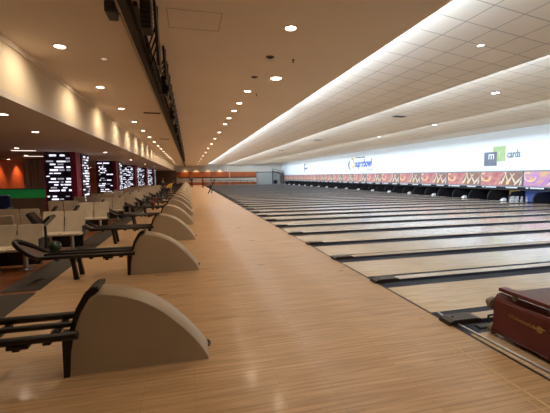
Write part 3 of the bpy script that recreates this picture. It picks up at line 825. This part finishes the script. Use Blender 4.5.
# kickbacks between lanes in the pits, and the white caps on the lane ends
kb = None
def make_kick():
    t = thing('pit_partition', 'x', 'partition', (0, 0, 0), 0, 'partitions between the pin pits')
    bm = new(); prism(bm, [(20.95, -.14), (20.95, .3), (21.2, .62), (21.5, .66), (22.9, .66), (22.9, -.14)], -.045, .045); obj('panel', bm, 'pit', t)
    bm = new(); prism(bm, [(20.93, .0), (20.93, .31), (21.19, .64), (21.22, .61), (20.96, .29), (20.96, 0)], -.05, .05); obj('edge_strip', bm, 'pit', t)
    return t
kb = make_kick()
j = 0
for n in range(3, NL1 + 1):
    y = Y0 + P * n
    if y > YEND - .5: break
    o = kb if n == 3 else dup(kb)
    o.location = (0, y, 0); j += 1; o['label'] = 'dark partition between pin pits, %s from the right edge' % nth(j)
def make_cap():
    t = thing('return_cap', 'x', 'ball return cap', (0, 0, 0), 0, 'white caps at the lane ends')
    bm = new(); prism(bm, [(-.45, 0.02), (-.3, .22), (.1, .34), (.32, .34), (.4, .02)], -.17, .17)
    bmesh.ops.bevel(bm, geom=bm.edges[:], offset=.03, segments=2, affect='EDGES'); obj('shell', bm, 'whitecap', t)
    bm = new(); box(bm, -.42, .42, -.2, .2, -.04, .03); obj('base', bm, 'capdark', t)
    t.scale = (.4, .75, .62)
    return t
cp = make_cap()
for i in range(0, 17):
    o = cp if i == 0 else dup(cp)
    n_ = round((yb + 3.46 * i - Y0) / P)
    o.location = (20.5, Y0 + P * n_, 0); o['label'] = 'white moulded cap between lane ends, %s from the right edge' % nth(i + 1)
# pins standing on one pair of lanes, self-lit panels standing in for the coloured glow in the pits
def make_pin():
    bm = new(); prof = [(.025, 0), (.029, .01), (.045, .06), (.0605, .115), (.057, .15), (.04, .2), (.0235, .25), (.0235, .27), (.031, .32), (.032, .345), (.02, .37), (.005, .381)]
    lathe(bm, prof, (0, 0, 0), 16); p = obj('bowling_pin', bm, 'pin', None, True)
    bm = new(); lathe(bm, [(.0245, .248), (.0252, .25), (.0252, .262), (.0245, .264)], (0, 0, 0), 16); obj('stripe', bm, 'pinred', p)
    return p
pin = make_pin(); firstp = True
for ln in (9,):
    yc = Y0 + P * (ln - .5)
    q = 0
    for r in range(4):
        for c in range(r + 1):
            q += 1
            o = pin if firstp else dup(pin); firstp = False
            o.location = (20.12 + r * .264, yc + (c - r / 2) * .305, .001)
            tag(o, 'white bowling pin, row %s of the triangle, %s from its right end' % (['one', 'two', 'three', 'four'][r], nth(c + 1)), 'bowling pin', 'pins set on the one lit lane')
bm = new(); box(bm, XW + .9, XW + .95, 12.5, 17.0, -.05, 1.0)
tag(obj('pit_glow_panel', bm, emit_mat('blue_pit_glow', (.02, .1, .6), .5, (.03, .12, .6))), 'bright blue glow panel in the pits at the right edge', 'pit glow panel')
bm = new(); box(bm, XW + 1.0, XW + 1.05, 19.6, 20.4, -.05, 1.0)
tag(obj('pit_glow_panel', bm, emit_mat('amber_pit_glow', (.4, .25, .05), .35, (.5, .35, .1))), 'dull amber glow panel in the pit left of the blue one', 'pit glow panel')
bm = new(); box(bm, XW + .9, XW + .95, 17.6, 19.2, -.05, 1.0)
tag(obj('pit_glow_panel', bm, emit_mat('dusk_blue_pit_glow', (.06, .1, .35), .4, (.1, .15, .4))), 'dull blue glow panel behind the standing pins', 'pit glow panel')
bm = new(); box(bm, XW + .02, XW + .1, YNEAR, YEND, ZB1 - .1, 2.06)
struct('trim_5', bm, 'frame', 'grey ledge between boards and white wall')

# ------------------------------------------------------------------ wall logos
def text_mesh(name, body, size, mat, parent, y, z, x=XW - .012, sx=1, shear=0, bold=0):
    cu = bpy.data.curves.new(name, 'FONT'); cu.body = body; cu.size = size; cu.extrude = .006; cu.offset = bold; cu.shear = shear
    tmp = bpy.data.objects.new(name + '_tmp', cu); COL.objects.link(tmp)
    dg = bpy.context.evaluated_depsgraph_get(); me = bpy.data.meshes.new_from_object(tmp.evaluated_get(dg))
    bpy.data.objects.remove(tmp)
    me.materials.clear(); me.materials.append(M[mat]); me.name = name
    # text faces -X; reading direction runs towards the camera (-Y)
    R = Matrix(((0, 0, -1, 0), (-1, 0, 0, 0), (0, 1, 0, 0), (0, 0, 0, 1)))
    me.transform(R @ Matrix.Diagonal((sx, 1, 1, 1)))
    o = bpy.data.objects.new(name, me); COL.objects.link(o); o.parent = parent; o.location = (x, y, z)
    return o
lg = thing('wall_sign', 'grey and green square logo with the word cards on the white wall', 'sign')
bm = new(); box(bm, XW - .03, XW, 20.62, 21.72, 2.42, 3.42, .0); bmesh.ops.bevel(bm, geom=bm.edges[:], offset=.01, segments=2, affect='EDGES'); a = obj('grey_square', bm, 'logogrey', lg)
bm = new(); box(bm, XW - .02, XW, 19.95, 20.95, 2.72, 3.78); b = obj('green_square', bm, 'logogreen', lg)
text_mesh('letter_m', 'm', .82, 'logowhite', a, 21.35, 2.9, XW - .036, .85)
text_mesh('letter_y', 'Y', .75, 'logopale', b, 20.62, 2.98, XW - .026, .9)
text_mesh('word_cards', 'cards', .72, 'logotext', lg, 19.78, 2.95, XW - .02, .64, 0, .012)
sg = thing('wall_sign', 'blue bowling club name with a yellow swoosh on the white wall', 'sign')
text_mesh('word_superbowl', 'superbowl', 1.3, 'logoblue', sg, 42.6, 2.92, XW - .014, .78, .2, .05)
bm = new()
for (ya, yb2, zz, rr, fr) in ((42.6, 39.9, 4.12, .035, 11), (39.6, 37.9, 2.5, .02, 13)):   # two lines of lettering too small to read
    n = 44; tube(bm, [(XW - .014, ya + (yb2 - ya) * i / n, zz + rr * 2.6 * math.sin(i * 1.9) * (.5 + .5 * math.sin(i * .37 * fr))) for i in range(n + 1)], rr, 6)
obj('small_lettering', bm, 'logotext', sg)
bm = new()
pts = [(XW - .01, 43.4 + .55 * math.cos(a_), 3.35 + .75 * math.sin(a_)) for a_ in [PI * (.2 + 1.25 * i / 16) for i in range(17)]]
tube(bm, pts, [.03 + .09 * math.sin(PI * i / 16) for i in range(17)], 8); obj('yellow_swoosh', bm, 'logoyellow', sg, True)
bm = new()
pts = [(XW - .02, 43.9 + .5 * math.cos(a_), 3.25 + .6 * math.sin(a_)) for a_ in [PI * (-.5 + .9 * i / 12) for i in range(13)]]
tube(bm, pts, [.03 + .09 * math.sin(PI * i / 12) for i in range(13)], 8); obj('dark_swoosh', bm, 'logotext', sg, True)
bm = new(); lathe(bm, [(.16, 0), (.16, .03)], (XW - .03, 43.3, 3.0), 18, 'X'); obj('yellow_ball', bm, 'logoyellow', sg)
sm = thing('wall_sign', 'small dark bowler emblem on the white wall near the far end', 'sign')
bm = new(); flat(bm, pin_poly(63.4, 2.6, 1.5, 1.45, 1.1), XW - .01); tube(bm, [(XW - .01, 63.5, 3.4), (XW - .01, 62.5, 3.1), (XW - .01, 61.7, 3.3)], .12, 8); tube(bm, [(XW - .01, 63.3, 3.8), (XW - .01, 63.0, 4.0)], .14, 8)
obj('emblem', bm, 'logotext', sm)

# ------------------------------------------------------------------ far end
t = thing('service_booth', 'pale grey booth with dark roof at the far end of the lanes', 'booth', (15.2, YEND - 2.0, 0))
bm = new(); box(bm, 0, 5.1, 0, 1.9, 0, 2.7); obj('cladding', bm, 'greystruct', t)
bm = new(); box(bm, -.15, 5.25, -.15, 1.95, 2.7, 2.85); obj('roof', bm, 'stair', t)
bm = new(); box(bm, 3.6, 4.5, -.03, 0, .1, .95); obj('dark_opening', bm, 'pit', t)
t = thing('stair_flight', 'dark slanting stair rising beside the grey booth', 'stairs', (18.4, YEND - 2.6, 0))
bm = new(); prism(bm, [(0, 2.9), (2.6, 2.1), (2.6, 2.3), (0, 3.1)], -.2, .2); obj('stringer', bm, 'stair', t)
bm = new(); tube(bm, [(0, 0, 3.5), (2.6, 0, 2.9)], .05, 8); tube(bm, [(0, 0, 3.0), (0, 0, 3.5)], .05, 8); tube(bm, [(2.6, 0, 2.2), (2.6, 0, 2.9)], .05, 8); obj('handrail', bm, 'stair', t)
bm = new(); box(bm, 2.5, 2.6, -.2, .2, 0, 2.2); box(bm, 0, .1, -.2, .2, 0, 3.0); obj('post', bm, 'stair', t)
bm = new(); tube(bm, [(8.6, 76, 0.002), (8.6, 76, 2.4), (8.4, 76, 3.2), (8.0, 76, 3.5)], .09, 8)
tag(obj('yellow_pole', bm, 'yellowpole', None, True), 'bent yellowish pole rising in front of the orange band', 'pole')
bm = new()
tube(bm, [(3.6, 79.3, .95), (14.5, 79.3, .95)], .05, 8)
for k in range(8): tube(bm, [(3.6 + k * 1.557, 79.3, .002), (3.6 + k * 1.557, 79.3, .95)], .04, 6)
tag(obj('guard_rail', bm, 'stair', None, True), 'low dark rail in front of the far wall', 'rail')
for i, x in enumerate((-.7, 1.7, 4.2, 6.8)):
    spot('far_wall_wash', (x, YEND - .7, 3.9), 110, (1, .7, .4), 1.6, .8, .08, (math.radians(12), 0, 0))
bm = new(); tube(bm, [(.1, 76, 0), (.1, 76, 3.1)], .06, 8); tube(bm, [(4.6, 76, 0), (4.6, 76, 3.1)], .06, 8)
tag(obj('doorway_posts', bm, 'stair', None, True), 'two thin dark posts in front of the far wall', 'posts')

# ------------------------------------------------------------------ people
def person(name_loc, rz, pose, shirt, trousers, lab, h=1.68):
    """joints in metres, facing +X, for a 1.68 m figure"""
    root = thing('person', lab, 'person', name_loc, rz)
    bend = pose.get('bend', 0); step = pose.get('step', .1); arm = pose.get('arm', -.2); arm2 = pose.get('arm2', .15)
    def rot(p, a, c):
        x, z = p[0] - c[0], p[2] - c[2]
        return (c[0] + x * math.cos(a) + z * math.sin(a), p[1], c[2] - x * math.sin(a) + z * math.cos(a))
    hip = (0, 0, .9)
    def skin(name, verts, edges, radii, mat, parent):
        me = bpy.data.meshes.new(name); me.from_pydata(verts, edges, []); o = bpy.data.objects.new(name, me); COL.objects.link(o); o.parent = parent
        md = o.modifiers.new('s', 'SKIN'); 
        for i, r in enumerate(radii): me.skin_vertices[0].data[i].radius = (r, r)
        me.skin_vertices[0].data[0].use_root = True
        sb = o.modifiers.new('ss', 'SUBSURF'); sb.levels = 1; sb.render_levels = 1
        dg = bpy.context.evaluated_depsgraph_get(); m2 = bpy.data.meshes.new_from_object(o.evaluated_get(dg))
        o.modifiers.clear(); o.data = m2
        m2.materials.clear(); m2.materials.append(M[mat])
        for p in m2.polygons: p.use_smooth = True
        return o
    up = [(0, 0, .9), (0, 0, 1.12), (0, 0, 1.33), (0, 0, 1.43), (.01, 0, 1.5), (.02, 0, 1.58), (.015, 0, 1.66)]
    armv = [(0, .17, 1.36), (arm * .3, .2, 1.12), (arm, .19, .9), (arm * 1.15, .18, .82)]
    armw = [(0, -.17, 1.36), (arm2 * .3, -.2, 1.12), (arm2, -.19, .9), (arm2 * 1.15, -.18, .82)]
    vs = [rot(p, bend, hip) for p in up + armv + armw]
    legs = [(0, .09, .86), (step * .7, .1, .47), (step * .4, .1, .07), (step * .4 + .14, .1, .035),
            (0, -.09, .86), (-step * .2, -.1, .47), (-step, -.1, .08), (-step + .14, -.1, .035)]
    V = vs + legs; n = len(up)
    E_ = [(0, 1), (1, 2), (2, 3), (3, 4), (4, 5), (5, 6), (2, n), (n, n + 1), (n + 1, n + 2), (n + 2, n + 3), (2, n + 4), (n + 4, n + 5), (n + 5, n + 6), (n + 6, n + 7)]
    b_ = n + 8
    E_ += [(0, b_), (b_, b_ + 1), (b_ + 1, b_ + 2), (b_ + 2, b_ + 3), (0, b_ + 4), (b_ + 4, b_ + 5), (b_ + 5, b_ + 6), (b_ + 6, b_ + 7)]
    rad = [.14, .125, .14, .06, .055, .095, .085] + [.055, .042, .032, .035] * 2 + [.085, .055, .04, .03] * 2
    skin('body', V, E_, rad, 'skin', root)
    sh_v = [vs[0], vs[1], vs[2], vs[3], vs[n], vs[n + 1], vs[n + 4], vs[n + 5]]
    skin('shirt', sh_v, [(0, 1), (1, 2), (2, 3), (2, 4), (4, 5), (2, 6), (6, 7)], [.155, .145, .16, .075, .075, .06, .075, .06], shirt, root)
    skin('trousers', [(0, 0, .92)] + legs[:3] + legs[4:7], [(0, 1), (1, 2), (2, 3), (0, 4), (4, 5), (5, 6)], [.15, .1, .07, .055, .1, .07, .055], trousers, root)
    bm = new(); bmesh.ops.create_uvsphere(bm, u_segments=12, v_segments=8, radius=.105)
    c = rot((-.012, 0, 1.64), bend, hip); bmesh.ops.translate(bm, vec=c, verts=bm.verts)
    obj('hair', bm, 'hair', root, True)
    root.scale = (h / 1.72,) * 3
    return root
person((2.2, 37.7, 0), math.radians(20), {'bend': .75, 'step': .35, 'arm': .25, 'arm2': -.35}, 'clothdark', 'clothdark', 'dark clothed person leaning forward to bowl at the foul line')
person((2.2, 58, 0), math.radians(90), {'bend': .1, 'step': .1}, 'clothred', 'clothdark', 'person in a dark red top standing farther along the foul line')
person((.42, 60, 0), math.radians(-90), {'bend': .0, 'step': .08}, 'clothdark', 'clothdark', 'dark clothed person standing upright beside the farthest ball returns', 1.85)
person((-1.75, 29.5, 0), math.radians(30), {'bend': .8, 'step': .15, 'arm': .35, 'arm2': .4}, 'clothyellow', 'clothdark', 'person in a yellow shirt standing among the far ball racks', 1.7)
person((-2.3, 32.9, 0), math.radians(-60), {'bend': .1, 'step': .1}, 'clothdark', 'clothdark', 'dark clothed person behind the one in yellow', 1.7)

# ------------------------------------------------------------------ world, camera, view
w = bpy.data.worlds.new('world'); scn.world = w; w.use_nodes = True
w.node_tree.nodes['Background'].inputs[0].default_value = (.5, .35, .22, 1); w.node_tree.nodes['Background'].inputs[1].default_value = .05
f, yaw, pitch, roll = 349.66, .2402, .0865, -.0092
r = Vector((math.cos(yaw), -math.sin(yaw), 0)); fw = Vector((math.sin(yaw), math.cos(yaw), 0)); up = Vector((0, 0, 1))
F = fw * math.cos(pitch) - up * math.sin(pitch); U = up * math.cos(pitch) + fw * math.sin(pitch)
R_ = r * math.cos(roll) + U * math.sin(roll); U_ = U * math.cos(roll) - r * math.sin(roll)
cd = bpy.data.cameras.new('camera'); cam = bpy.data.objects.new('camera', cd); COL.objects.link(cam)
cd.sensor_fit = 'HORIZONTAL'; cd.sensor_width = 36; cd.lens = f / 550 * 36; cd.clip_end = 300
mw = Matrix.Identity(4)
for i in range(3): mw[i][0] = R_[i]; mw[i][1] = U_[i]; mw[i][2] = -F[i]
mw[2][3] = H
cam.matrix_world = mw
scn.camera = cam
scn.view_settings.view_transform = 'Standard'; scn.view_settings.look = 'None'; scn.view_settings.gamma = 1
scn.view_settings.use_curve_mapping = False
scn.view_settings.exposure = 0
